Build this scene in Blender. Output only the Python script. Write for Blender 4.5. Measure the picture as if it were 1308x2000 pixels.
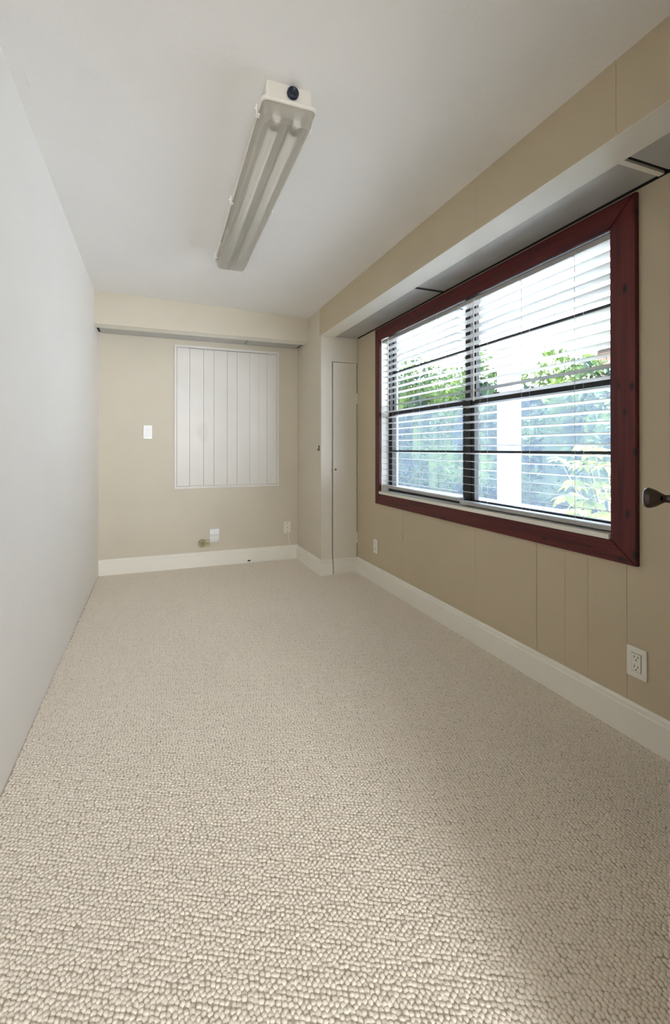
import bpy, bmesh, math, random
import numpy as np
from mathutils import Vector, Matrix
random.seed(7)
for o in list(bpy.data.objects): bpy.data.objects.remove(o)
S = bpy.context.scene
COL = S.collection

# ------------------------------------------------------------------ camera
F, CX, CY, YAW, PITCH = 845.0, 601.2, 873.56, 0.34454, 0.00374
CAMH = 1.1
cam_d = bpy.data.cameras.new('camera')
cam = bpy.data.objects.new('camera', cam_d); COL.objects.link(cam)
fw = Vector((math.sin(YAW)*math.cos(PITCH), math.cos(YAW)*math.cos(PITCH), math.sin(PITCH)))
rt = Vector((math.cos(YAW), -math.sin(YAW), 0)); up = rt.cross(fw)
cam.matrix_world = Matrix(((rt.x, up.x, -fw.x, 0), (rt.y, up.y, -fw.y, 0), (rt.z, up.z, -fw.z, CAMH), (0, 0, 0, 1)))
cam_d.sensor_fit = 'VERTICAL'; cam_d.sensor_height = 36; cam_d.sensor_width = 36*1308/2000
cam_d.lens = F/2000*36
cam_d.shift_x = (654-CX)/2000; cam_d.shift_y = (CY-1000)/2000
cam_d.clip_start = 0.02
S.camera = cam

# ------------------------------------------------------------------ sky, sun, exposure
W = bpy.data.worlds.new('sky'); S.world = W; W.use_nodes = True
wn = W.node_tree.nodes; wl = W.node_tree.links
bg = wn['Background']
tc = wn.new('ShaderNodeTexCoord'); sep = wn.new('ShaderNodeSeparateXYZ'); wl.new(tc.outputs['Generated'], sep.inputs[0])
mr = wn.new('ShaderNodeMapRange'); mr.inputs['From Min'].default_value = 0.0; mr.inputs['From Max'].default_value = 0.9
wl.new(sep.outputs['Z'], mr.inputs['Value'])
cr = wn.new('ShaderNodeMix'); cr.data_type = 'RGBA'
cr.inputs['A'].default_value = (0.88, 0.93, 1.0, 1); cr.inputs['B'].default_value = (0.62, 0.78, 1.0, 1)
wl.new(mr.outputs['Result'], cr.inputs['Factor']); wl.new(cr.outputs['Result'], bg.inputs['Color'])
bg.inputs['Strength'].default_value = 2.0
sun_d = bpy.data.lights.new('sun', 'SUN'); sun_d.energy = 10.5; sun_d.angle = 0.01; sun_d.color = (1, .97, .92)
sun = bpy.data.objects.new('sun', sun_d); COL.objects.link(sun)
sun.rotation_euler = Vector((0.42, -0.20, 1.0)).to_track_quat('Z', 'Y').to_euler()
sun.location = (0, 0, 8)
# daylight portal over the window opening (guides sampling only)
pd = bpy.data.lights.new('window_portal', 'AREA'); pd.shape = 'RECTANGLE'; pd.size = 1.86; pd.size_y = 1.24
pd.cycles.is_portal = True
po = bpy.data.objects.new('window_portal', pd); COL.objects.link(po)
po.matrix_world = Matrix(((0, 0, 1, 1.90), (1, 0, 0, 2.134), (0, 1, 0, 1.36), (0, 0, 0, 1)))
# added area light, unseen behind the doorway, brightening the room
hl = bpy.data.lights.new('added_fill_light', 'AREA'); hl.shape = 'RECTANGLE'; hl.size = 1.6; hl.size_y = 2.0; hl.energy = 44; hl.color = (.95, .98, 1)
ho = bpy.data.objects.new('added_fill_light', hl); COL.objects.link(ho); ho.location = (0.15, -3.2, 1.30); ho.rotation_euler = (math.radians(108), 0, 0)
S.view_settings.view_transform = 'Standard'; S.view_settings.look = 'None'
S.view_settings.gamma = 1; S.view_settings.use_curve_mapping = False
S.view_settings.exposure = 2.0
try:
    S.cycles.max_bounces = 16; S.cycles.diffuse_bounces = 10; S.cycles.glossy_bounces = 6
    S.cycles.transparent_max_bounces = 24; S.cycles.transmission_bounces = 8
    S.cycles.caustics_reflective = False; S.cycles.caustics_refractive = False
except Exception: pass

# ------------------------------------------------------------------ measures
LX, LS, D, R1, R2, YC, DS = -0.4404, 0.005, 4.1384, 1.3775, 1.7224, 3.4985, 3.8242
ZS, ZB, H, HL = 2.103, 2.0831, 2.3226, 2.3684
WALLTOP = 2.5
def leftx(y): return LX - LS*(D - y)
def ceilz(x): return HL - (HL-H)*(x-LX)/(R1-LX)

# ------------------------------------------------------------------ materials
def mat(name, col, rough=.6, var=0., vscale=6, bump=0., bscale=200, metal=0., spec=.5, col2=None, detail=4, coat=0):
    m = bpy.data.materials.new(name); m.use_nodes = True
    n = m.node_tree.nodes; l = m.node_tree.links; b = n['Principled BSDF']
    b.inputs['Roughness'].default_value = rough; b.inputs['Metallic'].default_value = metal
    b.inputs['Specular IOR Level'].default_value = spec
    b.inputs['Coat Weight'].default_value = coat
    t = n.new('ShaderNodeTexCoord')
    c2 = col2 or tuple(c*(1-var) for c in col)
    nz = n.new('ShaderNodeTexNoise'); nz.inputs['Scale'].default_value = vscale; nz.inputs['Detail'].default_value = detail
    l.new(t.outputs['Object'], nz.inputs['Vector'])
    r = n.new('ShaderNodeMapRange'); r.inputs['From Min'].default_value = .3; r.inputs['From Max'].default_value = .7
    l.new(nz.outputs['Fac'], r.inputs['Value'])
    mx = n.new('ShaderNodeMix'); mx.data_type = 'RGBA'
    mx.inputs['A'].default_value = (*col, 1); mx.inputs['B'].default_value = (*c2, 1)
    l.new(r.outputs['Result'], mx.inputs['Factor']); l.new(mx.outputs['Result'], b.inputs['Base Color'])
    if bump:
        bz = n.new('ShaderNodeTexNoise'); bz.inputs['Scale'].default_value = bscale; bz.inputs['Detail'].default_value = 3
        l.new(t.outputs['Object'], bz.inputs['Vector'])
        bp = n.new('ShaderNodeBump'); bp.inputs['Strength'].default_value = bump; bp.inputs['Distance'].default_value = .002
        l.new(bz.outputs['Fac'], bp.inputs['Height']); l.new(bp.outputs['Normal'], b.inputs['Normal'])
    return m

M = {}
M['tan'] = mat('beige_paint_dim', (.57, .485, .345), .55, .05, 3, .15, 260)  # back wall's beige paint again, darkened for the dimmer window wall
M['beige'] = mat('beige_wall_paint', (.655, .60, .495), .55, .05, 2.5, .12, 260)
M['left'] = mat('off_white_wall_paint', (.88, .865, .845), .5, .03, 1.6, .2, 60)
M['ceiling'] = mat('ceiling_paint', (.86, .855, .85), .7, .02, 3, .55, 75)
M['closet'] = mat('closet_paint', (.78, .74, .66), .4, .03, 3, .08, 120)
M['board'] = mat('shutter_paint', (.76, .74, .70), .38, .06, 3, .08, 90)
M['trimw'] = mat('baseboard_paint', (.86, .84, .77), .35, .03, 5, .05, 80)
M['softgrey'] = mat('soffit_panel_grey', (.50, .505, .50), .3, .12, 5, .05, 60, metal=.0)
M['carpet'] = mat('carpet_loops', (.84, .77, .675), .95, .13, 95, 0, spec=.1, detail=2)
M['carpet_base'] = mat('carpet_backing', (.56, .49, .40), .95, .2, 60, .4, 300, spec=.1)
M['gap'] = mat('dark_gap', (.02, .018, .015), .9)
M['black'] = mat('black_aluminium', (.008, .009, .012), .45, .2, 20)
M['white'] = mat('white_plastic', (.85, .86, .86), .3, .02, 20)
M['ivory'] = mat('ivory_plastic', (.82, .80, .72), .3, .03, 20)
M['slot'] = mat('slot_dark', (.01, .01, .01), .6)
M['screw'] = mat('screw_metal', (.5, .48, .44), .35, metal=.8)
M['brass'] = mat('aged_brass', (.35, .27, .15), .3, .3, 80, metal=.9)
M['knob'] = mat('dark_nickel', (.09, .075, .07), .12, .2, 30, metal=1)
M['plugblue'] = mat('dark_blue_plug', (.01, .02, .045), .4, .2, 60)
M['slat'] = mat('greyed_slat', (.42, .42, .41), .35, .02, 30)  # white slats coloured mid-grey to hold their shade against the bright sky
M['jamb'] = mat('white_jamb', (.88, .87, .84), .4)
M['post'] = mat('white_post_paint', (.85, .86, .88), .5, .05, 12)
M['concrete'] = mat('patio_concrete', (.60, .63, .68), .9, .15, 5, .3, 60)
M['kerb'] = mat('pale_render', (.42, .45, .50), .8, .1, 8)
M['brick'] = mat('pale_pink_brick', (.50, .24, .19), .85, .3, 14)
M['mortar'] = mat('dark_mortar', (.12, .09, .08), .9)
M['bark'] = mat('grey_green_stem', (.32, .30, .18), .8, .3, 30)
M['socket'] = mat('lamp_socket', (.6, .6, .58), .4)
M['housing'] = mat('cream_housing', (.80, .78, .72), .4, .03, 12)
M['tube'] = mat('unlit_tube', (.9, .9, .88), .3)
M['tray'] = mat('reflector_tray', (.66, .65, .62), .4, .08, 14)

def add_stain(m, c, sx, sz, col, amt):
    n = m.node_tree.nodes; l = m.node_tree.links; b = n['Principled BSDF']
    src = b.inputs['Base Color'].links[0].from_socket
    t = n.new('ShaderNodeTexCoord'); mp = n.new('ShaderNodeMapping'); mp.vector_type = 'TEXTURE'
    mp.inputs['Location'].default_value = c; mp.inputs['Scale'].default_value = (sx, 1, sz)
    l.new(t.outputs['Object'], mp.inputs[0])
    nz = n.new('ShaderNodeTexNoise'); nz.inputs['Scale'].default_value = 14; l.new(t.outputs['Object'], nz.inputs['Vector'])
    ln = n.new('ShaderNodeVectorMath'); ln.operation = 'LENGTH'; l.new(mp.outputs[0], ln.inputs[0])
    ad = n.new('ShaderNodeMath'); ad.operation = 'ADD'; l.new(ln.outputs['Value'], ad.inputs[0]); l.new(nz.outputs['Fac'], ad.inputs[1])
    r = n.new('ShaderNodeMapRange'); r.inputs['From Min'].default_value = 1.1; r.inputs['From Max'].default_value = 1.6
    r.inputs['To Min'].default_value = amt; r.inputs['To Max'].default_value = 0; l.new(ad.outputs[0], r.inputs['Value'])
    mx = n.new('ShaderNodeMix'); mx.data_type = 'RGBA'; mx.inputs['B'].default_value = (*col, 1)
    l.new(r.outputs['Result'], mx.inputs['Factor']); l.new(src, mx.inputs['A']); l.new(mx.outputs['Result'], b.inputs['Base Color'])
add_stain(M['board'], (.440, 4.133, 1.262), .062, .105, (.62, .60, .56), .4)

def leafmat(name, c1, c2, sc, trans=.35):
    m = bpy.data.materials.new(name); m.use_nodes = True
    n = m.node_tree.nodes; l = m.node_tree.links; b = n['Principled BSDF']; out = n['Material Output']
    b.inputs['Roughness'].default_value = .5
    t = n.new('ShaderNodeTexCoord'); nz = n.new('ShaderNodeTexNoise'); nz.inputs['Scale'].default_value = sc
    l.new(t.outputs['Object'], nz.inputs['Vector'])
    r = n.new('ShaderNodeMapRange'); r.inputs['From Min'].default_value = .35; r.inputs['From Max'].default_value = .65
    l.new(nz.outputs['Fac'], r.inputs['Value'])
    mx = n.new('ShaderNodeMix'); mx.data_type = 'RGBA'; mx.inputs['A'].default_value = (*c1, 1); mx.inputs['B'].default_value = (*c2, 1)
    l.new(r.outputs['Result'], mx.inputs['Factor']); l.new(mx.outputs['Result'], b.inputs['Base Color'])
    tr = n.new('ShaderNodeBsdfTranslucent'); l.new(mx.outputs['Result'], tr.inputs['Color'])
    ms = n.new('ShaderNodeMixShader'); ms.inputs[0].default_value = trans
    l.new(b.outputs[0], ms.inputs[1]); l.new(tr.outputs[0], ms.inputs[2]); l.new(ms.outputs[0], out.inputs['Surface'])
    return m
M['hedge'] = leafmat('hedge_leaf', (.012, .036, .030), (.11, .18, .03), 1.6)
M['leaf'] = leafmat('yellow_green_leaf', (.38, .40, .03), (.24, .32, .05), 9)

def glassmat():
    m = bpy.data.materials.new('window_glass'); m.use_nodes = True
    n = m.node_tree.nodes; l = m.node_tree.links; out = n['Material Output']; n.remove(n['Principled BSDF'])
    t = n.new('ShaderNodeBsdfTransparent'); t.inputs[0].default_value = (.93, .96, .96, 1)
    g = n.new('ShaderNodeBsdfGlossy'); g.inputs['Roughness'].default_value = .02
    lw = n.new('ShaderNodeLayerWeight'); lw.inputs[0].default_value = .5
    pw = n.new('ShaderNodeMath'); pw.operation = 'POWER'; pw.inputs[1].default_value = 5; l.new(lw.outputs['Facing'], pw.inputs[0])
    fr = n.new('ShaderNodeMapRange'); fr.inputs['To Min'].default_value = .05; fr.inputs['To Max'].default_value = .9; l.new(pw.outputs[0], fr.inputs['Value'])
    ms = n.new('ShaderNodeMixShader'); l.new(fr.outputs[0], ms.inputs[0]); l.new(t.outputs[0], ms.inputs[1]); l.new(g.outputs[0], ms.inputs[2])
    l.new(ms.outputs[0], out.inputs['Surface']); return m
M['glass'] = glassmat()
def meshmat():
    m = bpy.data.materials.new('insect_mesh'); m.use_nodes = True
    n = m.node_tree.nodes; l = m.node_tree.links; out = n['Material Output']; n.remove(n['Principled BSDF'])
    t = n.new('ShaderNodeBsdfTransparent')
    d = n.new('ShaderNodeBsdfTranslucent'); d.inputs[0].default_value = (.50, .60, .86, 1)
    d2 = n.new('ShaderNodeBsdfDiffuse'); d2.inputs[0].default_value = (.30, .36, .45, 1)
    m1 = n.new('ShaderNodeMixShader'); m1.inputs[0].default_value = .3
    l.new(d.outputs[0], m1.inputs[1]); l.new(d2.outputs[0], m1.inputs[2])
    ms = n.new('ShaderNodeMixShader'); ms.inputs[0].default_value = .14
    l.new(t.outputs[0], ms.inputs[1]); l.new(m1.outputs[0], ms.inputs[2]); l.new(ms.outputs[0], out.inputs['Surface']); return m
M['mesh'] = meshmat()
def diffmat():
    m = bpy.data.materials.new('ribbed_diffuser'); m.use_nodes = True
    n = m.node_tree.nodes; l = m.node_tree.links; out = n['Material Output']; b = n['Principled BSDF']
    b.inputs['Base Color'].default_value = (.62, .60, .56, 1); b.inputs['Roughness'].default_value = .22
    t = n.new('ShaderNodeBsdfTransparent'); t.inputs[0].default_value = (.9, .88, .85, 1)
    tr = n.new('ShaderNodeBsdfTranslucent'); tr.inputs[0].default_value = (.75, .73, .69, 1)
    m1 = n.new('ShaderNodeMixShader'); m1.inputs[0].default_value = .4; l.new(b.outputs[0], m1.inputs[1]); l.new(tr.outputs[0], m1.inputs[2])
    ms = n.new('ShaderNodeMixShader'); ms.inputs[0].default_value = .38
    l.new(t.outputs[0], ms.inputs[1]); l.new(m1.outputs[0], ms.inputs[2]); l.new(ms.outputs[0], out.inputs['Surface']); return m
M['diffuser'] = diffmat()
def woodmat(name, axis):
    """varnished red-brown knotty wood; grain along the given axis"""
    m = bpy.data.materials.new(name); m.use_nodes = True
    n = m.node_tree.nodes; l = m.node_tree.links; b = n['Principled BSDF']
    b.inputs['Roughness'].default_value = .32; b.inputs['Specular IOR Level'].default_value = .35
    t = n.new('ShaderNodeTexCoord'); mp = n.new('ShaderNodeMapping')
    mp.inputs['Scale'].default_value = (60, 2.2, 60) if axis == 'y' else (60, 60, 2.2)
    l.new(t.outputs['Object'], mp.inputs[0])
    nz = n.new('ShaderNodeTexNoise'); nz.inputs['Scale'].default_value = 1; nz.inputs['Detail'].default_value = 5; nz.inputs['Distortion'].default_value = .6
    l.new(mp.outputs[0], nz.inputs['Vector'])
    mp2 = n.new('ShaderNodeMapping'); mp2.inputs['Scale'].default_value = (14, 7, 14) if axis == 'y' else (14, 14, 7)
    l.new(t.outputs['Object'], mp2.inputs[0])
    vo = n.new('ShaderNodeTexVoronoi'); vo.inputs['Scale'].default_value = 1; l.new(mp2.outputs[0], vo.inputs['Vector'])
    kn = n.new('ShaderNodeMapRange'); kn.inputs['From Min'].default_value = .07; kn.inputs['From Max'].default_value = .17
    l.new(vo.outputs['Distance'], kn.inputs['Value'])
    r = n.new('ShaderNodeValToRGB'); r.color_ramp.elements[0].position = .3; r.color_ramp.elements[1].position = .75
    r.color_ramp.elements[0].color = (.055, .007, .010, 1); r.color_ramp.elements[1].color = (.145, .022, .017, 1)
    l.new(nz.outputs['Fac'], r.inputs[0])
    mx = n.new('ShaderNodeMix'); mx.data_type = 'RGBA'; mx.inputs['A'].default_value = (.018, .005, .008, 1)
    l.new(kn.outputs['Result'], mx.inputs['Factor']); l.new(r.outputs[0], mx.inputs['B'])
    l.new(mx.outputs['Result'], b.inputs['Base Color']); return m
M['woody'] = woodmat('redwood_along', 'y'); M['woodz'] = woodmat('redwood_up', 'z')

# ------------------------------------------------------------------ helpers
def link(name, me, m, parent=None, smooth=False):
    o = bpy.data.objects.new(name, me); COL.objects.link(o)
    if m is not None: me.materials.append(m)
    if smooth:
        for p in me.polygons: p.use_smooth = True
    if parent is not None: o.parent = parent
    return o
def obj(name, bm, m, parent=None, smooth=False):
    bmesh.ops.recalc_face_normals(bm, faces=bm.faces)
    me = bpy.data.meshes.new(name); bm.to_mesh(me); bm.free()
    return link(name, me, m, parent, smooth)
def NB(): return bmesh.new()
def box(bm, x0, x1, y0, y1, z0, z1, bev=0):
    r = bmesh.ops.create_cube(bm, size=1)
    for v in r['verts']:
        v.co = Vector((x0+(v.co.x+.5)*(x1-x0), y0+(v.co.y+.5)*(y1-y0), z0+(v.co.z+.5)*(z1-z0)))
    if bev:
        es = list({e for v in r['verts'] for e in v.link_edges})
        bmesh.ops.bevel(bm, geom=es, offset=bev, segments=2, affect='EDGES', profile=.6)
    return bm
def prism(bm, pts, axis, a, b):
    """extrude a 2D outline; axis 'x': pts=(y,z), 'y': pts=(x,z), 'z': pts=(x,y)"""
    f = {'x': lambda p, t: (t, p[0], p[1]), 'y': lambda p, t: (p[0], t, p[1]), 'z': lambda p, t: (p[0], p[1], t)}[axis]
    A = [bm.verts.new(f(p, a)) for p in pts]; B = [bm.verts.new(f(p, b)) for p in pts]
    n = len(pts)
    bm.faces.new(A); bm.faces.new(B[::-1])
    for i in range(n): bm.faces.new((A[i], B[i], B[(i+1) % n], A[(i+1) % n]))
    return bm
def tube(bm, pts, r, seg=8):
    rings = []
    for i, p in enumerate(pts):
        p = Vector(p)
        d = (Vector(pts[min(i+1, len(pts)-1)]) - Vector(pts[max(i-1, 0)])).normalized()
        u = d.orthogonal().normalized() if i == 0 else (pu - d*pu.dot(d)).normalized()
        pu = u; w = d.cross(u); rr = r[i] if isinstance(r, (list, tuple)) else r
        rings.append([bm.verts.new(p+(u*math.cos(2*math.pi*k/seg)+w*math.sin(2*math.pi*k/seg))*rr) for k in range(seg)])
    for a, b in zip(rings, rings[1:]):
        for k in range(seg): bm.faces.new((a[k], a[(k+1) % seg], b[(k+1) % seg], b[k]))
    bm.faces.new(rings[0][::-1]); bm.faces.new(rings[-1]); return bm
def lathe(bm, prof, seg=24, mtx=Matrix()):
    """prof = (radius, height) along local z"""
    rings = []
    for r, h in prof:
        if r < 1e-6: rings.append([bm.verts.new(mtx @ Vector((0, 0, h)))])
        else: rings.append([bm.verts.new(mtx @ Vector((r*math.cos(2*math.pi*k/seg), r*math.sin(2*math.pi*k/seg), h))) for k in range(seg)])
    for a, b in zip(rings, rings[1:]):
        for k in range(seg):
            k2 = (k+1) % seg
            if len(a) == 1 and len(b) == 1: continue
            if len(a) == 1: bm.faces.new((a[0], b[k], b[k2]))
            elif len(b) == 1: bm.faces.new((a[k], a[k2], b[0]))
            else: bm.faces.new((a[k], a[k2], b[k2], b[k]))
    if len(rings[0]) > 1: bm.faces.new(rings[0][::-1])
    if len(rings[-1]) > 1: bm.faces.new(rings[-1])
    return bm
def struct(o): o['kind'] = 'structure'; return o
def thing(name, label, cat, loc=(0, 0, 0), group=None):
    o = bpy.data.objects.new(name, None); o.empty_display_size = .05; COL.objects.link(o)
    o.location = loc; o['label'] = label; o['category'] = cat
    if group: o['group'] = group
    return o
def tag(o, label, cat, group=None):
    o['label'] = label; o['category'] = cat
    if group: o['group'] = group
    return o
def empty(name, loc=(0, 0, 0), parent=None):
    o = bpy.data.objects.new(name, None); o.empty_display_size = .05; COL.objects.link(o); o.location = loc
    if parent: o.parent = parent
    return o

# ------------------------------------------------------------------ room shell
EX = 1.87            # outer face of the window wall
OY0, OY1, OZ0, OZ1 = 1.2086, 3.0593, .7452, 1.9726    # window opening
OZT = 2.032        # head of the rough opening, above the casing's lower edge
fl = struct(obj('floor', box(NB(), -.62, EX, -4, D+.1, -.12, 0), M['carpet_base']))
bm = NB()
prism(bm, [(leftx(-4)-.1, -4), (leftx(-4), -4), (leftx(D+.1), D+.1), (leftx(D+.1)-.1, D+.1)], 'z', -.12, WALLTOP)
struct(obj('wall_left', bm, M['left']))
bm = NB(); prism(bm, [(-.62, ceilz(-.62)), (EX, ceilz(EX)), (EX, WALLTOP+.1), (-.62, WALLTOP+.1)], 'y', -4, D+.1)
ceil = struct(obj('ceiling', bm, M['ceiling']))
# small plaster trowel ridges left in the ceiling
for (x, y, l, a) in ((-.343, 1.694, .052, -63), (-.20, 1.95, .03, -55), (-.37, 1.86, .04, -80), (-.41, 2.05, .05, -88), (-.405, 1.72, .06, -85)):
    bm = NB(); r = bmesh.ops.create_icosphere(bm, subdivisions=2, radius=1)
    for v in bm.verts: v.co = Vector((v.co.x*l/2, v.co.y*.0032, v.co.z*.0022))
    o = obj('plaster_ridge', bm, M['ceiling'], ceil, True); o.location = (x, y, ceilz(x)-.0003); o.rotation_euler = (0, 0, math.radians(-a))
# back wall: solid with the shutter recess built proud of it
struct(obj('wall_back', box(NB(), -.62, EX, D, D+.1, -.12, WALLTOP), M['beige']))
# closet block (its left face is the wall between back corner and closet front)
DX0, DX1, DZ = 1.4835, 1.7175, 1.862
bm = NB(); box(bm, R1, DX0-.004, YC, D, 0, ZB+.3)
box(bm, DX0-.004, R2+.02, YC, D, DZ+.004, ZB+.3)
closet = struct(obj('wall_closet', bm, M['closet']))
# tan face of the closet block towards the room
struct(obj('wall_alcove', box(NB(), R1-.004, R1+.02, YC+.004, D, 0, WALLTOP), M['beige']))
# dark block standing in for the shade inside the closet behind the door gap
struct(obj('closet_shade', box(NB(), DX0-.004, R2+.02, YC+.03, D, 0, DZ+.004), M['gap']))
# window wall core with opening
bm = NB()
PX = R2+.008
box(bm, PX, EX, -4, OY0, -.12, WALLTOP); box(bm, PX, EX, OY1, D+.1, -.12, WALLTOP)
box(bm, PX, EX, OY0, OY1, -.12, OZ0); box(bm, PX, EX, OY0, OY1, OZT, WALLTOP)
wr = struct(obj('wall_right', bm, M['gap']))
ys = [.36, .80, 1.0086, 1.158, 1.317, 1.4241, 1.5745, 1.9914, 2.7496, YC]
gw = {1.5745: .0022, 2.7496: .0008, 1.317: .0014, 1.158: .0014, 1.9914: .0012, 3.24: .0005, 2.96: .0005, 2.60: .0005, 2.42: .0005}
for a, b in zip(ys, ys[1:]):
    ga, gb = gw.get(a, .0009)/2, gw.get(b, .0009)/2
    a2, b2 = a+ga, b-gb; bm = NB()
    x0, x1 = R2+random.uniform(0, .0004), PX
    if b2 <= OY0 or a2 >= OY1: box(bm, x0, x1, a2, b2, 0, ZB-.004)
    else:
        box(bm, x0, x1, a2, b2, 0, OZ0); box(bm, x0, x1, a2, b2, OZT, ZB-.004)
        if a2 < OY0: box(bm, x0, x1, a2, OY0, OZ0, OZT)
        if b2 > OY1: box(bm, x0, x1, OY1, b2, OZ0, OZT)
    obj('panel', bm, M['tan'], wr)
obj('split', box(NB(), R2-.0006, R2+.002, 2.748, 2.751, .424, .485), M['bark'], wr)
# near wall with the doorway where the camera stands
bm = NB(); box(bm, .66, EX, .25, .36, 0, WALLTOP); box(bm, -.56, .66, .25, .36, 2.06, WALLTOP)
struct(obj('wall_near', bm, M['tan']))
struct(obj('wall_hall', box(NB(), -.62, EX, -4.1, -4, -.12, WALLTOP), M['beige']))
# bulkhead above the window
bm = NB()
box(bm, R1, R2+.012, .30, YC+.02, ZB+.012, WALLTOP)
bh = struct(obj('trim_1', bm, M['gap'])); bh['label'] = 'long tan bulkhead box above the window'
for a, b in ((.36, .95), (.95, 1.5753), (1.5753, 1.8835), (1.8835, 2.9), (2.9, YC+.02)):
    obj('panel', box(NB(), R1-.008, R1, a+.0004, b-.0004, ZB, WALLTOP), M['tan'], bh)
obj('edge_strip', box(NB(), R1-.0079, 1.508, .36, YC-.001, ZB-.0012, ZB+.010), M['trimw'], bh)
obj('batten', box(NB(), 1.508, R2-.004, 1.0205, 1.040, ZB, ZB+.010), M['trimw'], bh)
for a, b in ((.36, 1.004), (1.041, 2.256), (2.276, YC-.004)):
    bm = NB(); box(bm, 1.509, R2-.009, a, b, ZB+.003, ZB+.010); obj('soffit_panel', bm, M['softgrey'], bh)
obj('seam_shade', box(NB(), 1.509, R2-.009, 2.2545, 2.2775, ZB+.0015, ZB+.0028), M['gap'], bh)  # dark strip painting in the shade of the open panel seam
# back soffit
bm = NB(); box(bm, -.46, R1-.004, DS+.012, D, ZS+.012, WALLTOP)
sf = struct(obj('trim_2', bm, M['gap'])); sf['label'] = 'beige soffit box across the back wall'
obj('fascia_panel', box(NB(), -.46, R1-.004, DS, DS+.012, ZS, WALLTOP), M['beige'], sf)
obj('edge_strip', box(NB(), -.46, R1-.004, DS+.0128, DS+.125, ZS, ZS+.012), M['trimw'], sf)
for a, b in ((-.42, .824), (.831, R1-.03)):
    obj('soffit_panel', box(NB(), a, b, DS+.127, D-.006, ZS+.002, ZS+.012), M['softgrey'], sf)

# baseboards
BH, BT = .138, .015
def bb_profile(sign, base): # (offset from wall, z)
    pr = [(0, 0), (BT, 0), (BT, BH*.80), (BT*.72, BH*.84), (BT*.72, BH*.93), (BT*.35, BH), (0, BH)]
    return [(base+sign*o, z) for o, z in pr]
def baseb(name, axis, sign, base, a, b):
    bm = NB(); prism(bm, bb_profile(sign, base), axis, a, b)
    return struct(obj(name, bm, M['trimw']))
baseb('baseboard_right', 'y', -1, R2, .36, YC-.016)
b_ = NB(); prism(b_, bb_profile(-1, D), 'x', leftx(D)+.001, R1-.005); struct(obj('baseboard_back', b_, M['trimw']))
baseb('baseboard_alcove', 'y', -1, R1-.004, YC-.015, D-.016)
b_ = NB(); prism(b_, bb_profile(-1, YC), 'x', R1-.004, DX0-.003); struct(obj('baseboard_closet', b_, M['trimw']))
# dark line where carpet meets skirting
# ------------------------------------------------------------------ carpet loops (real geometry, one object)
rng = np.random.default_rng(3)
dx, dy = .0108, .0100
xs = np.arange(-.475, R2-.008, dx); ysr = np.arange(.42, D-.008, dy)
X, Y = np.meshgrid(xs, ysr, indexing='ij')
Y = Y + (np.arange(len(xs)) % 2)[:, None]*dy*.5
X = X + rng.normal(0, .0010, X.shape) + .0022*np.sin(Y*2*math.pi/.043+X*40)
Y = Y + rng.normal(0, .0010, Y.shape)
X = X.ravel(); Y = Y.ravel()
keep = (X > -.4404-.005*(D-Y)+.004) & ~((X > R1-.02) & (Y > YC-.004)) & (Y < D-.017) & (X < R2-.016)
X = X[keep]; Y = Y[keep]; N = len(X)
ang = rng.normal(.25, .35, N); ca, sa = np.cos(ang), np.sin(ang)
hx = .0062*rng.uniform(.82, 1.12, N); hy = .0066*rng.uniform(.85, 1.15, N); hz = .0037*rng.uniform(.7, 1.2, N)
prof = [(1.0, 0.0), (.78, .72)]; K = 6
V = np.zeros((N, 13, 3), np.float32); lx = rng.normal(0, .0008, N); ly = rng.normal(0, .0008, N)
for ri, (rr, zz) in enumerate(prof):
    for k in range(K):
        t = 2*math.pi*(k+.5*ri)/K; px = math.cos(t)*rr*hx; py = math.sin(t)*rr*hy
        V[:, ri*K+k, 0] = X+px*ca-py*sa+lx*zz; V[:, ri*K+k, 1] = Y+px*sa+py*ca+ly*zz; V[:, ri*K+k, 2] = zz*hz
V[:, 12, 0] = X+lx; V[:, 12, 1] = Y+ly; V[:, 12, 2] = hz
tri = []
for k in range(K):
    k2 = (k+1) % K
    tri += [(k, k2, K+k), (k2, K+k2, K+k), (K+k, K+k2, 12)]
tri = np.array(tri, np.int32)
T = (np.arange(N, dtype=np.int32)[:, None, None]*13 + tri[None]).reshape(-1, 3)
me = bpy.data.meshes.new('carpet_pile')
me.vertices.add(N*13); me.vertices.foreach_set('co', V.reshape(-1))
me.loops.add(len(T)*3); me.loops.foreach_set('vertex_index', T.reshape(-1))
me.polygons.add(len(T)); me.polygons.foreach_set('loop_start', np.arange(0, len(T)*3, 3, dtype=np.int32))
me.polygons.foreach_set('use_smooth', np.ones(len(T), bool))
me.update(calc_edges=True)
cp = link('carpet_pile', me, M['carpet'], fl); cp['kind'] = 'stuff'; cp['label'] = 'cream looped berber carpet pile'

# ------------------------------------------------------------------ shuttered panel on back wall
sx0, sx1, sz0, sz1 = .187, 1.1763, .733, 2.055
sh = thing('shutter_panel', 'cream panel of tall vertical boards set in a thin frame on the back wall', 'shutter', ((sx0+sx1)/2, D, sz0))
def sobj(name, bm, m, parent=sh, smooth=False):
    o = obj(name, bm, m, parent, smooth); o.matrix_parent_inverse = Matrix.Translation(-Vector(parent.location)); return o
TW = .021
sobj('backing', box(NB(), sx0+.01, sx1-.01, D-.004, D-.0005, sz0+.01, sz1-.01), M['gap'])
for (a, b, c, d) in ((sx0, sx0+TW, sz0, sz1), (sx1-TW, sx1, sz0, sz1), (sx0+TW, sx1-TW, sz0, sz0+TW), (sx0+TW, sx1-TW, sz1-TW, sz1)):
    sobj('frame_strip', box(NB(), a, b, D-.012, D-.0005, c, d, .0012), M['board'])
bx = [sx0+TW+.0012, .3213, .4479, .5427, .6667, .7603, .884, .9712, 1.0566, sx1-TW-.001]
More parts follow.
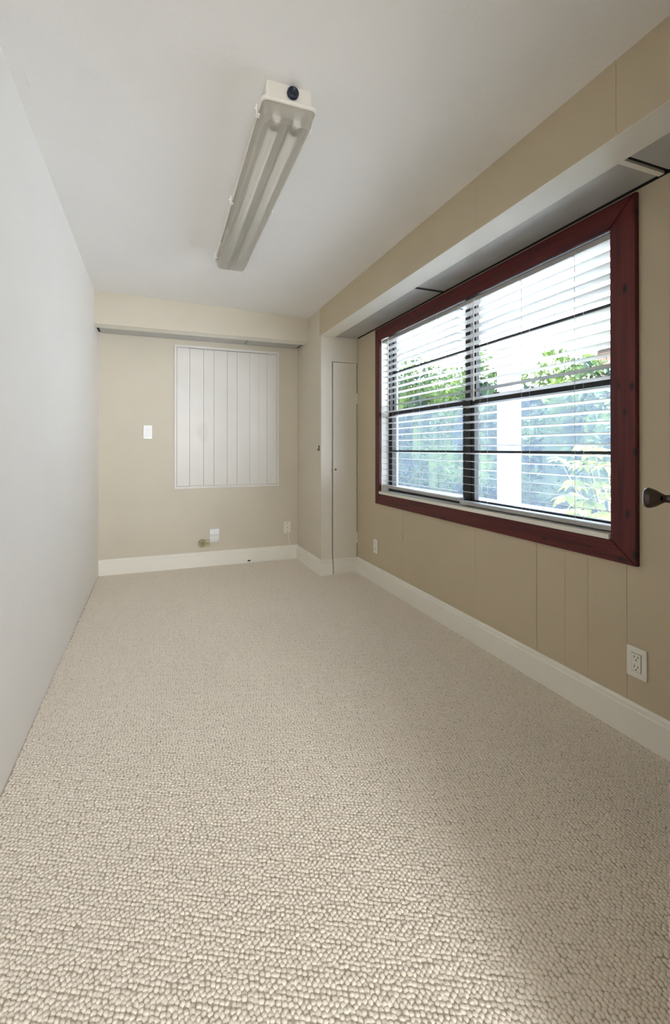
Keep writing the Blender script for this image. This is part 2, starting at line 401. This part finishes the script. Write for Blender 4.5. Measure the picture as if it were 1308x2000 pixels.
for i, (a, b) in enumerate(zip(bx, bx[1:])):
    g = .0022 if i not in (6, 7) else .0012
    if i == 7: g = .0008
    edge = i in (0, 8)
    z0 = sz0+TW+(.002 if edge else .0055); z1 = sz1-TW-(.003 if edge else .010)
    sobj('board', box(NB(), a+g/2, b-g/2+(0 if i != 6 else .0006), D-.0105-(.0008 if i % 2 else 0), D-.003, z0, z1, .0008), M['board'])
# thin rails holding the boards top and bottom
sobj('rail', box(NB(), .3235, 1.0545, D-.009, D-.003, sz1-TW-.009, sz1-TW-.004), M['board'])
sobj('rail', box(NB(), .3235, 1.0545, D-.012, D-.003, sz0+TW+.0005, sz0+TW+.0045), M['board'])

# ------------------------------------------------------------------ closet door
cd = struct(empty('door_1', (DX1, YC, 0))); cd['label'] = 'narrow painted closet door at the back right'
def cobj(name, bm, m, parent=cd, smooth=False):
    o = obj(name, bm, m, parent, smooth); o.matrix_parent_inverse = Matrix.Translation(-Vector(cd.location)); return o
cobj('door_leaf', box(NB(), DX0+.0055, DX1, YC-.003, YC+.024, .006, DZ, .0012), M['closet'])
bm = NB(); prism(bm, bb_profile(-1, YC-.003), 'x', DX0+.006, DX1-.001); cobj('baseboard_piece', bm, M['trimw'])
for z in (1.547, .308):
    bm = NB(); tube(bm, [(DX1+.001, YC-.010, z-.047), (DX1+.001, YC-.010, z+.047)], .0048, 10)
    box(bm, DX1-.004, DX1+.004, YC-.006, YC-.003, z-.046, z+.046); cobj('hinge', bm, M['closet'])
bm = NB()
mt = Matrix.Translation((DX0+.022, YC-.003, .920)) @ Matrix.Rotation(math.radians(90), 4, 'X')
lathe(bm, [(.003, 0), (.003, .007), (.0085, .012), (.0095, .017), (.0, .020)], 14, mt)
cobj('handle', bm, M['brass'], smooth=True)
# pull-notch strike on the jamb side
bm = NB(); tube(bm, [(DX0-.008, YC-.002, .895), (DX0-.013, YC-.003, .905), (DX0-.013, YC-.003, .918), (DX0-.006, YC-.002, .930)], .0012, 6)
cobj('catch', bm, M['brass'])

# small black hook on the alcove face
hk = thing('wall_hook', 'tiny black hook fixed on the wall edge just left of the closet', 'hook', (R1-.004, 3.536, 1.085))
bm = NB(); box(bm, -.005, 0, -.006, .006, 0, .045, .0008); tube(bm, [(-.004, 0, .008), (-.012, 0, .004), (-.014, 0, .014)], .004, 8)
o = obj('hook_body', bm, M['slot'], hk)

# ------------------------------------------------------------------ window casing, sill, jamb
Y0, Y1, Z0, Z1 = 1.1106, 3.1311, .6575, 2.067
CT = .018
wc = struct(empty('trim_3', (R2, 2.12, Z0))); wc['label'] = 'red-brown knotty wood casing around the window'
def wobj(name, bm, m, parent, org, smooth=False):
    o = obj(name, bm, m, parent, smooth); o.matrix_parent_inverse = Matrix.Translation(-Vector(org)); return o
def cas(pts, m):
    bm = NB(); prism(bm, pts, 'x', R2-CT, R2-.0005)
    es = [e for e in bm.edges if all(abs(v.co.x-(R2-CT)) < 1e-5 for v in e.verts)]
    bmesh.ops.bevel(bm, geom=es, offset=.0025, segments=2, affect='EDGES')
    wobj('casing_board', bm, m, wc, wc.location)
g = .0004
cas([(Y0+g, Z1), (Y1-g, Z1), (OY1-g, OZ1), (OY0+g, OZ1)], M['woody'])
cas([(Y0+g, Z0), (Y1-g, Z0), (OY1-g, OZ0), (OY0+g, OZ0)], M['woody'])
cas([(Y0, Z0+g), (Y0, Z1-g), (OY0, OZ1-g), (OY0, OZ0+g)], M['woodz'])
cas([(Y1, Z0+g), (Y1, Z1-g), (OY1, OZ1-g), (OY1, OZ0+g)], M['woodz'])
# white jamb lining and sill
JT = .006
for nm, dims in (('jamb_lining', (R2-.002, EX, OY1-JT, OY1-.0002, OZ0, OZT)), ('jamb_lining', (R2-.002, EX, OY0+.0002, OY0+JT, OZ0, OZT)), ('jamb_lining', (R2-.002, EX, OY0+JT, OY1-JT, OZT-JT, OZT-.0002))):
    wobj(nm, box(NB(), *dims), M['jamb'], wc, wc.location)
wobj('sill_board', box(NB(), R2-CT-.008, EX, OY0+.001, OY1-.001, OZ0-.003, OZ0+.017, .002), M['trimw'], wc, wc.location)

# ------------------------------------------------------------------ two black sash windows
FX = 1.785
def window(name, y0, y1, low_label):
    w = struct(empty(name, (FX, (y0+y1)/2, OZ0+.017))); w['label'] = low_label
    org = w.location
    z0, z1 = OZ0+.0175, OZT-JT-.0005
    def P(nm, *d, m=M['black'], bev=.0): return wobj(nm, box(NB(), *d, bev), m, w, org)
    t = .022
    fr = NB(); box(fr, FX, FX+.06, y0, y0+t, z0, z1); box(fr, FX, FX+.06, y1-t, y1, z0, z1)
    box(fr, FX, FX+.06, y0+t, y1-t, z0, z0+t*.8); box(fr, FX, FX+.06, y0+t, y1-t, z1-t*.8, z1)
    wobj('window_frame', fr, M['black'], w, org)
    a, b = y0+t, y1-t
    # lower sash, inner track
    s = .028; zb_, zm = z0+t*.8, 1.400
    bm = NB(); x0, x1 = FX+.004, FX+.028
    box(bm, x0, x1, a, a+s, zb_, zm); box(bm, x0, x1, b-s, b, zb_, zm); box(bm, x0, x1, a+s, b-s, zb_, zb_+.018); box(bm, x0, x1, a+s, b-s, zm-.034, zm)
    ls = wobj('lower_sash', bm, M['black'], w, org)
    def C(nm, parent, *d, m=M['black']):
        return obj(nm, box(NB(), *d), m, parent)
    C('muntin', ls, x0+.004, x1-.004, a+s, b-s, 1.077, 1.090)
    for c, d in ((zb_+.018, 1.077), (1.090, zm-.034)):
        me = bpy.data.meshes.new('pane'); X_ = (x0+x1)/2
        me.from_pydata([(X_, a+s-.002, c-.002), (X_, b-s+.002, c-.002), (X_, b-s+.002, d+.002), (X_, a+s-.002, d+.002)], [], [(0, 1, 2, 3)])
        link('pane', me, M['glass'], ls)
    latch = NB(); ym = (a+b)/2+.24; box(latch, x0-.006, x1, ym-.03, ym+.03, zm, zm+.006); tube(latch, [(x0, ym-.03, zm+.010), (x0, ym+.01, zm+.010)], .004, 6); 
    obj('latch', latch, M['black'], ls)
    # upper sash, outer track
    bm = NB(); x0, x1 = FX+.030, FX+.054; s = .012
    box(bm, x0, x1, a, a+s, 1.365, z1-t*.8); box(bm, x0, x1, b-s, b, 1.365, z1-t*.8); box(bm, x0, x1, a+s, b-s, 1.365, 1.398); box(bm, x0, x1, a+s, b-s, z1-t*.8-.012, z1-t*.8)
    us = wobj('upper_sash', bm, M['black'], w, org)
    C('muntin', us, x0+.004, x1-.004, a+s, b-s, 1.703, 1.716)
    for c, d in ((1.398, 1.703), (1.716, z1-t*.8-.012)):
        me = bpy.data.meshes.new('pane'); X_ = (x0+x1)/2
        me.from_pydata([(X_, a+s-.002, c-.002), (X_, b-s+.002, c-.002), (X_, b-s+.002, d+.002), (X_, a+s-.002, d+.002)], [], [(0, 1, 2, 3)])
        link('pane', me, M['glass'], us)
    me = bpy.data.meshes.new('insect_screen'); X_ = FX+.057
    me.from_pydata([(X_, a, zb_), (X_, b, zb_), (X_, b, 1.39), (X_, a, 1.39)], [], [(0, 1, 2, 3)])
    o = link('insect_screen', me, M['mesh'], w); o.matrix_parent_inverse = Matrix.Translation(-Vector(org))
window('window_1', 2.125, OY1-JT-.0005, 'black framed sash window, left unit')
window('window_2', OY0+JT+.0005, 2.124, 'black framed sash window, right unit')

# ------------------------------------------------------------------ venetian blinds
def slat_mesh(L, tiltdeg):
    """crowned slat, long side along y, centred at origin, 50 mm wide"""
    bm = NB(); n = 6; t = math.radians(tiltdeg); top = []
    for k in range(n+1):
        u = -1+2*k/n; x = u*.0245; z = .0022*(1-u*u)
        top.append((x, z))
    pts = top + [(x, z-.0016) for x, z in reversed(top)]
    pts = [(x*math.cos(t)+z*math.sin(t), -x*math.sin(t)+z*math.cos(t)) for x, z in pts]
    prism(bm, pts, 'y', -L/2, L/2)
    bmesh.ops.recalc_face_normals(bm, faces=bm.faces)
    me = bpy.data.meshes.new('slat'); bm.to_mesh(me); bm.free(); me.materials.append(M['slat'])
    return me
BX = R2+.029
def blind(y0, y1, label, tilt, nsl, pitch, ztop, zrail, stations, wand_y, railtilt, wand_z=(1.9376, 1.372)):
    L = y1-y0; yc = (y0+y1)/2; top = OZ1-JT-.001
    b = thing('venetian_blind', label, 'blind', (BX, yc, top), 'white venetian blinds in the window')
    def Q(nm, bm, m, smooth=False, par=None):
        o = obj(nm, bm, m, par or b, smooth); o.matrix_parent_inverse = Matrix.Translation(-Vector(b.location)); return o
    hr = NB(); box(hr, BX-.026, BX+.024, y0, y1, top-.021, top, .002)
    Q('headrail', hr, M['slat'])
    me = slat_mesh(L-.006, tilt)
    z = ztop; zz = []
    for i in range(nsl):
        o = bpy.data.objects.new('slat', me); COL.objects.link(o); o.parent = b
        o.location = (random.uniform(-.0006, .0006), random.uniform(-.0012, .0012), z-top)
        o.rotation_euler = (random.uniform(-.0008, .0008), random.uniform(-.02, .02), 0)
        if railtilt and i >= nsl-3:
            o.rotation_euler[0] += railtilt*(i-nsl+4)/3*.7
        zz.append(z); z -= pitch
    r = NB(); box(r, -.0255, .0255, -L/2+.002, L/2-.002, -.010, .010, .003)
    o = obj('bottom_rail', r, M['slat'], b); o.location = (-.001, 0, zrail-top); o.rotation_euler = (railtilt, 0, 0)
    # end cap
    r = NB(); box(r, -.0262, .0262, -.0018, .0018, -.011, .011, .001)
    c = obj('end_cap', r, M['slat'], o); c.location = (0, -L/2+.0015, 0)
    for s in stations:
        ld = NB()
        for xx in (BX-.0265, BX+.0258):
            tube(ld, [(xx, s, top-.02), (xx, s, zrail)], .0009, 5)
        for zq in zz: tube(ld, [(BX-.0262, s, zq-.003), (BX+.0258, s, zq-.005)], .0004, 4)
        Q('ladder_cord', ld, M['slat'])
        ck = NB(); box(ck, BX-.030, BX-.024, s-.016, s-.002, top-.020, top-.010, .001); box(ck, BX-.030, BX-.024, s+.004, s+.010, top-.028, top-.018, .001)
        Q('cord_guide', ck, M['slat'])
    w = NB(); tube(w, [(BX-.041, wand_y, wand_z[0]), (BX-.041, wand_y, wand_z[1]+.022)], .0042, 6)
    tube(w, [(BX-.041, wand_y, wand_z[1]+.022), (BX-.041, wand_y, wand_z[1])], .0056, 6)
    tube(w, [(BX-.028, wand_y, wand_z[0]+.012), (BX-.041, wand_y, wand_z[0]+.008), (BX-.041, wand_y, wand_z[0])], .0018, 5)
    Q('tilt_wand', w, M['housing'])
    return b
blind(2.146, OY1-JT-.004, 'white slatted blind on the left window, hanging unevenly above the sill', 4.0, 25, .0457, 1.9415, .800, (2.8959, 2.6158, 2.3256), 2.935, .010)
blind(OY0+JT+.003, 2.131, 'white slatted blind on the right window with straight bottom rail', 8.0, 25, .0457, 1.9415, .781, (1.955, 1.6653, 1.3769), 1.9885, 0)

# ------------------------------------------------------------------ ceiling light
LT = thing('ceiling_light', 'long unlit fluorescent ceiling light with ribbed clear cover and dark end plug', 'lamp', (.4405, 1.4154, ceilz(.4405)))
LT.rotation_euler = (0, math.atan((HL-H)/(R1-LX))*.0, -.0156)
zr, zbm, ln = 2.2773-LT.location.z, 2.2243-LT.location.z, 1.3232
def rrect(w, l0, l1, z, r, n=4):
    pts = []
    for cx_, cy_, a0 in ((w/2-r, l1-r, 0), (-w/2+r, l1-r, 90), (-w/2+r, l0+r, 180), (w/2-r, l0+r, 270)):
        for k in range(n+1):
            a = math.radians(a0+90*k/n); pts.append(Vector((cx_+r*math.cos(a), cy_+r*math.sin(a), z)))
    return pts
def loft(bm, secs, capa=True, capb=True):
    R = [[bm.verts.new(p) for p in s] for s in secs]; n = len(R[0])
    for a, b in zip(R, R[1:]):
        for k in range(n): bm.faces.new((a[k], a[(k+1) % n], b[(k+1) % n], b[k]))
    if capa: bm.faces.new(R[0])
    if capb: bm.faces.new(R[-1])
bm = NB()
loft(bm, [rrect(.162, .0, ln, .008, .008), rrect(.166, -.002, ln+.002, zr+.012, .012), rrect(.196, -.012, ln+.010, zr+.010, .02), rrect(.2005, -.014, ln+.012, zr+.006, .022),
          rrect(.2005, -.014, ln+.012, zr-.004, .022), rrect(.190, -.009, ln+.007, zr-.005, .018), rrect(.188, -.008, ln+.006, zr+.004, .018)], capa=True, capb=True)
obj('housing', bm, M['housing'], LT)
bm = NB()
loft(bm, [rrect(.186, -.006, ln+.004, zr+.001, .016), rrect(.181, -.004, ln+.001, zr-.012, .018), rrect(.172, .004, ln-.008, zbm+.012, .02), rrect(.1605, .014, ln-.019, zbm, .022)], capa=False, capb=False)
# ribbed underside
nr = 22; w_ = .1605; a_, b_ = .014, ln-.019
prev = None
for k in range(nr+1):
    x = -w_/2+w_*k/nr; e = .010*(1 if k in (0, nr) else .3 if k in (1, nr-1) else 0)
    z = zbm-(.0007 if k % 2 else 0)
    cur = (bm.verts.new((x, a_+e*2, z)), bm.verts.new((x, b_-e*2, z)))
    if prev: bm.faces.new((prev[0], cur[0], cur[1], prev[1]))
    prev = cur
obj('diffuser', bm, M['diffuser'], LT)
bm = NB(); prism(bm, [(-.085, zr+.003), (-.060, zr+.003), (-.045, zr-.010), (.045, zr-.010), (.060, zr+.003), (.085, zr+.003), (.085, zr+.0045), (-.085, zr+.0045)], 'y', .02, ln-.02)
tr = obj('reflector_tray', bm, M['tray'], LT)
for (x, y) in ((.040, 1.035), (-.014, 1.075)):
    b2 = NB(); lathe(b2, [(.0045, 0), (.0045, .003), (.0, .004)], 10, Matrix.Translation((x, y, zr-.010)) @ Matrix.Rotation(math.pi, 4, 'X')); obj('screw', b2, M['slot'], tr)
for s in (-1, 1):
    bm = NB(); tube(bm, [(s*.037, .055, zr-.030), (s*.037, ln-.055, zr-.030)], .018, 16); tb = obj('fluorescent_tube', bm, M['tube'], LT, True)
    for y0_, y1_ in ((.042, .070), (ln-.070, ln-.042)):
        b2 = NB(); tube(b2, [(s*.037, y0_, zr-.030), (s*.037, y1_, zr-.030)], .0184, 16); obj('end_cap', b2, M['screw'], tb, True)
    for y_ in (.034, ln-.034):
        bm = NB(); box(bm, s*.037-.009, s*.037+.009, y_-.006, y_+.006, zr-.045, zr-.006, .002)
        box(bm, s*.037-.013, s*.037-.009, y_-.004, y_+.010, zr-.040, zr-.012); box(bm, s*.037+.009, s*.037+.013, y_-.004, y_+.010, zr-.040, zr-.012)
        obj('lamp_holder', bm, M['white'], LT)
bm = NB(); mt = Matrix.Translation((.010, -.001, zr+.040)) @ Matrix.Rotation(math.radians(90), 4, 'X')
lathe(bm, [(.019, 0), (.0205, .003), (.0205, .012), (.018, .016), (.014, .017), (.0135, .0145), (0, .0145)], 28, mt); obj('end_plug', bm, M['plugblue'], LT, True)
for s, y in ((-1, .06), (-1, .635), (-1, 1.245), (1, .09), (1, .66), (1, 1.245)):
    bm = NB(); x = s*.1015
    box(bm, min(x, x+s*.005), max(x, x+s*.005), y-.012, y+.012, zr-.014, zr+.018, .001)
    box(bm, min(x-s*.010, x+s*.004), max(x-s*.010, x+s*.004), y-.010, y+.010, zr-.015, zr-.0115, .0006)
    box(bm, min(x, x+s*.009), max(x, x+s*.009), y-.006, y+.006, zr+.002, zr+.006, .0006)
    obj('latch', bm, M['white'], LT)

# ------------------------------------------------------------------ electrical fittings
def plate_thing(name, label, cat, loc, rotz, w, h, m):
    """face looks along local -y, origin on the wall"""
    t = thing(name, label, cat, loc); t.rotation_euler = (0, 0, rotz)
    obj('cover_plate', box(NB(), -w/2, w/2, -.006, 0, -h/2, h/2, .002), m, t); return t
RZ = math.radians(-90)      # face towards -x
def slots(par, cz, y, m=M['slot'], sc=1):
    for sx, hh in ((-.0065, .0085), (.0065, .007)):
        obj('slot', box(NB(), (sx-.0012)*sc, (sx+.0012)*sc, y-.0004, y+.0004, cz+(.004-hh/2)*sc, cz+(.004+hh/2)*sc), m, par)
    b2 = NB(); lathe(b2, [(.0026*sc, -.0004), (.0026*sc, .0004)], 10, Matrix.Translation((0, y, cz-.0075*sc)) @ Matrix.Rotation(math.radians(90), 4, 'X')); obj('ground_hole', b2, m, par)
t = plate_thing('wall_outlet', 'ivory double outlet with wide plate low on the window wall nearest the camera', 'outlet', (R2, 1.1195, .2935), RZ, .0715, .1145, M['ivory'])
ins = obj('receptacle', box(NB(), -.0165, .0165, -.0085, -.004, -.0335, .0335, .0012), M['ivory'], t)
obj('surround_gap', box(NB(), -.0178, .0178, -.0063, -.0055, -.0348, .0348), M['slot'], t)
slots(ins, .018, -.0086); slots(ins, -.018, -.0086)
for z in (-.048, .048):
    b2 = NB(); lathe(b2, [(.0028, 0), (.0028, .001), (0, .0014)], 10, Matrix.Translation((0, -.006, z)) @ Matrix.Rotation(math.radians(90), 4, 'X')); obj('screw', b2, M['ivory'], t)
t = plate_thing('wall_outlet', 'small white outlet low on the window wall beside the closet corner', 'outlet', (R2, 3.148, .302), RZ, .070, .1135, M['ivory'])
for z in (-.0195, .0195):
    ins = obj('receptacle', box(NB(), -.017, .017, -.0085, -.004, z-.0135, z+.0135, .003), M['ivory'], t); slots(ins, z, -.0086)
# light switch on back wall
t = plate_thing('light_switch', 'white rocker light switch on the back wall left of the shutter', 'switch', (-.041, D, 1.2500), 0, .0735, .1195, M['white'])
obj('surround_gap', box(NB(), -.0178, .0178, -.0063, -.0055, -.0345, .0345), M['socket'], t)
bm = NB(); prism(bm, [(-.004, -.033), (-.0065, -.033), (-.0125, .030), (-.0115, .033), (-.004, .033)], 'x', -.0165, .0165); obj('rocker', bm, M['white'], t)
for z in (-.048, .048):
    b2 = NB(); lathe(b2, [(.0028, 0), (.0028, .001), (0, .0014)], 10, Matrix.Translation((0, -.006, z)) @ Matrix.Rotation(math.radians(90), 4, 'X')); obj('screw', b2, M['white'], t)
# six-way adapter
t = thing('outlet_adapter', 'white six-way outlet adapter plugged in above the back baseboard', 'adapter', (.545, D, .2895))
bm = NB(); prism(bm, [(0, -.060), (-.030, -.060), (-.036, -.052), (-.036, .018), (-.024, .060), (0, .060)], 'x', -.044, .044)
bmesh.ops.bevel(bm, geom=list(bm.edges), offset=.002, segments=2, affect='EDGES')
body = obj('adapter_body', bm, M['white'], t)
for cz in (-.040, .000):
    for cx_ in (-.028, 0, .028):
        for sx, hh in ((-.0055, .009), (.0055, .0075)):
            obj('slot', box(NB(), cx_+sx-.0012, cx_+sx+.0012, -.0366, -.0358, cz+.004-hh/2, cz+.004+hh/2), M['slot'], body)
        b2 = NB(); lathe(b2, [(.0026, -.0004), (.0026, .0005)], 10, Matrix.Translation((cx_, -.0362, cz-.0085)) @ Matrix.Rotation(math.radians(90), 4, 'X')); obj('ground_hole', b2, M['slot'], body)
obj('foot', box(NB(), -.040, .040, -.026, -.001, -.064, -.0605, .001), M['beige'], t)
# beige round conduit fitting beside it
t = thing('conduit_fitting', 'beige painted round conduit fitting on the back wall left of the adapter', 'fitting', (.435, D, .222))
bm = NB(); mt = Matrix.Rotation(math.radians(90), 4, 'X'); lathe(bm, [(.034, 0), (.034, .030), (.030, .036), (.027, .036), (.025, .032), (.0, .031)], 24, mt); obj('round_cap', bm, M['tan'], t)
bm = NB(); lathe(bm, [(.034, .026), (.0365, .027), (.0365, .031), (.034, .033)], 24, mt); obj('ring', bm, M['bark'], t)
bm = NB(); box(bm, .020, .068, -.024, 0, -.034, .030, .006); obj('bracket', bm, M['tan'], t)
b2 = NB(); lathe(b2, [(.007, 0), (.007, .004), (0, .005)], 12, Matrix.Translation((.048, -.024, -.004)) @ mt); obj('screw', b2, M['brass'], t)
b2 = NB(); lathe(b2, [(.006, 0), (.006, .003), (0, .004)], 12, Matrix.Translation((.004, -.031, .008)) @ mt); obj('screw', b2, M['brass'], t)
# cable plate and cable
t = plate_thing('cable_plate', 'ivory cable plate with screws near the right end of the back wall', 'wall plate', (1.2637, D, .3195), 0, .0700, .1150, M['ivory'])
for z in (-.042, .0, .042):
    b2 = NB(); lathe(b2, [(.0042, 0), (.0042, .002), (0, .003)], 10, Matrix.Translation((0, -.006, z)) @ mt); obj('screw', b2, M['brass'], t)
cab = [(1.268, D-.010, .272), (1.272, D-.018, .24), (1.282, D-.012, .18), (1.284, D-.022, .145), (1.278, D-.023, .10), (1.255, D-.024, .060), (1.21, D-.025, .028), (1.16, D-.027, .014), (1.08, D-.025, .012), (1.00, D-.023, .018), (.93, D-.021, .027), (.885, D-.020, .024)]
bm = NB(); tube(bm, cab, .0033, 8)
cb = thing('cable', 'thin white cable hanging from the plate onto the back baseboard', 'cable', (1.16, D-.02, 0))
o = obj('cable_jacket', bm, M['white'], cb, True); o.matrix_parent_inverse = Matrix.Translation(-Vector(cb.location))
bm = NB(); tube(bm, [(.888, D-.020, .024), (.862, D-.021, .022)], .006, 10); o = obj('connector', bm, M['slot'], cb); o.matrix_parent_inverse = Matrix.Translation(-Vector(cb.location))

# ------------------------------------------------------------------ open door leaf and its knob (leaf just outside the frame)
dr = struct(empty('door_2', (.652, .372, 0)))
dirv = Vector((.868, .497, 0)); dr.rotation_euler = (0, 0, math.atan2(dirv.y, dirv.x))
WD = .76
obj('door_leaf', box(NB(), .0, WD, -.037, 0, .012, 2.02, .002), M['tan'], dr)
kb = NB(); mt = Matrix.Translation((WD-.105, 0, .975)) @ Matrix.Rotation(math.radians(-90), 4, 'X')
lathe(kb, [(.031, 0), (.031, .004), (.026, .008), (.0105, .011), (.0095, .024), (.013, .030), (.0215, .042), (.0255, .052), (.0265, .058), (.024, .0645), (.016, .068), (0, .0695)], 40, mt)
k = obj('knob', kb, M['knob'], dr, True)

# ------------------------------------------------------------------ outside
GZ = -.12
gr = struct(obj('ground', box(NB(), EX+.02, 14, -4, 16, GZ-.1, GZ), M['concrete']))
struct(obj('wall_outside', box(NB(), EX, EX+.02, -1.4, D+.1, -.12, .70), M['kerb']))
t = thing('porch_post', 'white painted square porch post outside the right window', 'post', (2.9435, 2.98, GZ))
obj('shaft', box(NB(), -.0435, .0435, -.0925, .0925, 0, 3.3, .004), M['post'], t)
obj('base', box(NB(), -.06, .06, -.11, .11, 0, .12, .004), M['post'], t)
ev = struct(obj('added_eave', box(NB(), EX, 2.95, -1.4, D+.6, 2.56, 2.72), M['post']))  # eave added to keep direct sun out of the window
# low rendered garden wall
struct(obj('wall_garden', box(NB(), 4.95, 5.1, 1.5, 14, GZ, .30), M['kerb']))
# hedge
def hedge(name, label, cx, y0, y1, zt, depth, n, seed):
    r = np.random.default_rng(seed)
    t = thing(name, label, 'hedge', (cx, (y0+y1)/2, GZ))
    u = r.uniform(y0, y1, n); a = r.uniform(0, 1, n)
    zmax = zt(u) + .22*np.sin(u*3.1)+.14*np.sin(u*7.7+1)+.10*np.sin(u*17)
    z = GZ + .05 + (zmax-GZ)*a**.75
    x = cx + r.uniform(-.5, .5, n)*depth*(1-.55*a**3) + .12*np.sin(u*5+z*4)
    nl = r.normal(0, 1, (n, 3)); nl[:, 2] += .7; nl[:, 0] -= .8; nl /= np.linalg.norm(nl, axis=1)[:, None]
    tv = np.cross(nl, r.normal(0, 1, (n, 3))); tv /= np.linalg.norm(tv, axis=1)[:, None]; bv = np.cross(nl, tv)
    s = r.uniform(.035, .075, n)[:, None]; c = np.stack([x, u, z], 1)
    Vv = np.stack([c-tv*s, c+bv*s*.45+nl*s*.1, c+tv*s, c-bv*s*.45+nl*s*.1], 1).reshape(-1, 3).astype(np.float32)
    me = bpy.data.meshes.new('foliage'); me.from_pydata(Vv.tolist(), [], [tuple(range(4*i, 4*i+4)) for i in range(n)])
    o = link('foliage', me, M['hedge'], t); o['kind'] = 'stuff'; o.matrix_parent_inverse = Matrix.Translation(-Vector(t.location))
    # dense inner mass of twigs and leaves behind the outer leaves
    bm = NB(); nn = 60; rows = []
    for i in range(nn+1):
        yy = y0+(y1-y0)*i/nn; zt_ = float(zt(yy))-.32+.10*math.sin(yy*3.1)
        wv = .10*math.sin(yy*9)+.05*math.sin(yy*23)
        rows.append([bm.verts.new(p) for p in ((cx-.28*depth+wv, yy, GZ), (cx-.26*depth+wv, yy, .6*zt_), (cx-.10*depth+wv, yy, zt_), (cx+.12*depth, yy, zt_), (cx+.28*depth, yy, GZ))])
    for p, q in zip(rows, rows[1:]):
        for k in range(4): bm.faces.new((p[k], p[k+1], q[k+1], q[k]))
    o = obj('inner_growth', bm, M['hedge'], t, True); o['kind'] = 'stuff'; o.matrix_parent_inverse = Matrix.Translation(-Vector(t.location))
    bm = NB()
    for k in range(int((y1-y0)/.5)):
        yy = y0+.25+k*.5; tube(bm, [(cx, yy, GZ), (cx+.05, yy+.05, .6), (cx-.03, yy-.04, 1.5)], [.035, .028, .012], 6)
    o = obj('stems', bm, M['bark'], t); o['kind'] = 'stuff'; o.matrix_parent_inverse = Matrix.Translation(-Vector(t.location))
hedge('hedge', 'tall leafy green hedge beyond the patio behind the white post', 5.75, 3.1, 12.0, lambda y: np.where(np.asarray(y) < 4.28, 1.93, 2.30+.17*(np.asarray(y)-5)), 1.0, 26000, 5)
# brick pillar of the neighbouring building
bp = thing('brick_pillar', 'pinkish brick pillar with a white ledge far outside the right window', 'pillar', (6.7, 4.72, GZ))
bx0, bx1, by0, by1 = -.2, .2, -.50, .10
obj('core', box(NB(), bx0+.008, bx1-.008, by0+.008, by1-.008, 0, 2.74), M['mortar'], bp)
bm = NB(); zc = 0; row = 0
while zc < 2.68:
    for k in range(-1, 4):
        a = by0+k*.225+(.11 if row % 2 else 0); b = a+.21; a = max(a, by0); b = min(b, by1)
        if b-a > .03: box(bm, bx0, bx0+.02, a, b, zc, zc+.062)
        a = bx0+k*.225+(.11 if row % 2 else 0); b = a+.21; a = max(a, bx0); b = min(b, bx1)
        if b-a > .03: box(bm, a, b, by0, by0+.02, zc, zc+.062)
    zc += .075; row += 1
o = obj('brick', bm, M['brick'], bp); o['kind'] = 'stuff'
obj('ledge', box(NB(), bx0-.05, bx1+.05, by0-.05, by1+.05, 2.40, 2.45, .005), M['post'], bp)
obj('cap', box(NB(), bx0-.05, bx1+.05, by0-.05, by1+.05, 2.745, 2.84, .005), M['post'], bp)

# shrub with large yellow-green leaves
PXB = 2.85
shb = thing('leafy_shrub', 'shrub with large yellow-green leaves just outside the right window', 'shrub', (PXB+.1, 2.1, GZ))
def leafmesh():
    bm = NB(); n = 6; L = 1.0; rows = []
    for i in range(n+1):
        t = i/n; w = .235*math.sin(math.pi*min(1, t**.8*.98+.02))**.8 if 0 < i < n else .008
        z = -.28*t*t+.02; rows.append([bm.verts.new((t*L, s*w, z+(.035 if s else 0)*(1 if 0 < i < n else 0))) for s in (-1, 0, 1)])
    for a, b in zip(rows, rows[1:]):
        for k in range(2): bm.faces.new((a[k], a[k+1], b[k+1], b[k]))
    me = bpy.data.meshes.new('leaf'); bm.to_mesh(me); bm.free(); me.materials.append(M['leaf'])
    for p in me.polygons: p.use_smooth = True
    return me
LM = leafmesh()
org = Vector(shb.location)
def put_leaf(c, yaw, pitch, roll, size):
    o = bpy.data.objects.new('leaf', LM); COL.objects.link(o); o.parent = shb
    o.matrix_parent_inverse = Matrix.Translation(-org)
    o.matrix_basis = Matrix.Translation(c) @ Matrix.Rotation(yaw, 4, 'Z') @ Matrix.Rotation(pitch, 4, 'Y') @ Matrix.Rotation(roll, 4, 'X') @ Matrix.Scale(size, 4)
R_ = random.Random(11)
whorls = [((2.88, 2.215, 1.005), .145, 9), ((2.92, 2.455, 1.02), .13, 6), ((2.86, 2.13, 1.09), .13, 8), ((2.95, 2.27, 1.12), .11, 6), ((2.90, 2.07, 1.0), .13, 7),
          ((2.84, 2.26, .87), .13, 8), ((2.9, 2.12, .87), .13, 8), ((2.86, 2.34, .76), .12, 8), ((2.84, 2.18, .74), .13, 9), ((2.87, 2.05, .80), .13, 8), ((2.95, 2.38, .64), .12, 8), ((2.86, 2.24, .62), .12, 8), ((2.88, 2.08, .66), .12, 8)]
bm = NB()
for (c, sz, n) in whorls:
    base = (PXB+.12, 2.12, GZ); mid = ((c[0]+base[0])/2+.03, (c[1]*.35+base[1]*.65), (c[2]+GZ)/2+.12)
    tube(bm, [base, mid, c], [.011, .007, .0035], 6)
    a0 = R_.uniform(0, 6)
    for k in range(n):
        put_leaf(Vector(c)+Vector((0, 0, R_.uniform(-.008, .008))), a0+k*2*math.pi/n+R_.uniform(-.25, .25), R_.uniform(-.25, .55), R_.uniform(-.4, .4), sz*R_.uniform(.7, 1.15))
o = obj('stem', bm, M['bark'], shb); o.matrix_parent_inverse = Matrix.Translation(-org)
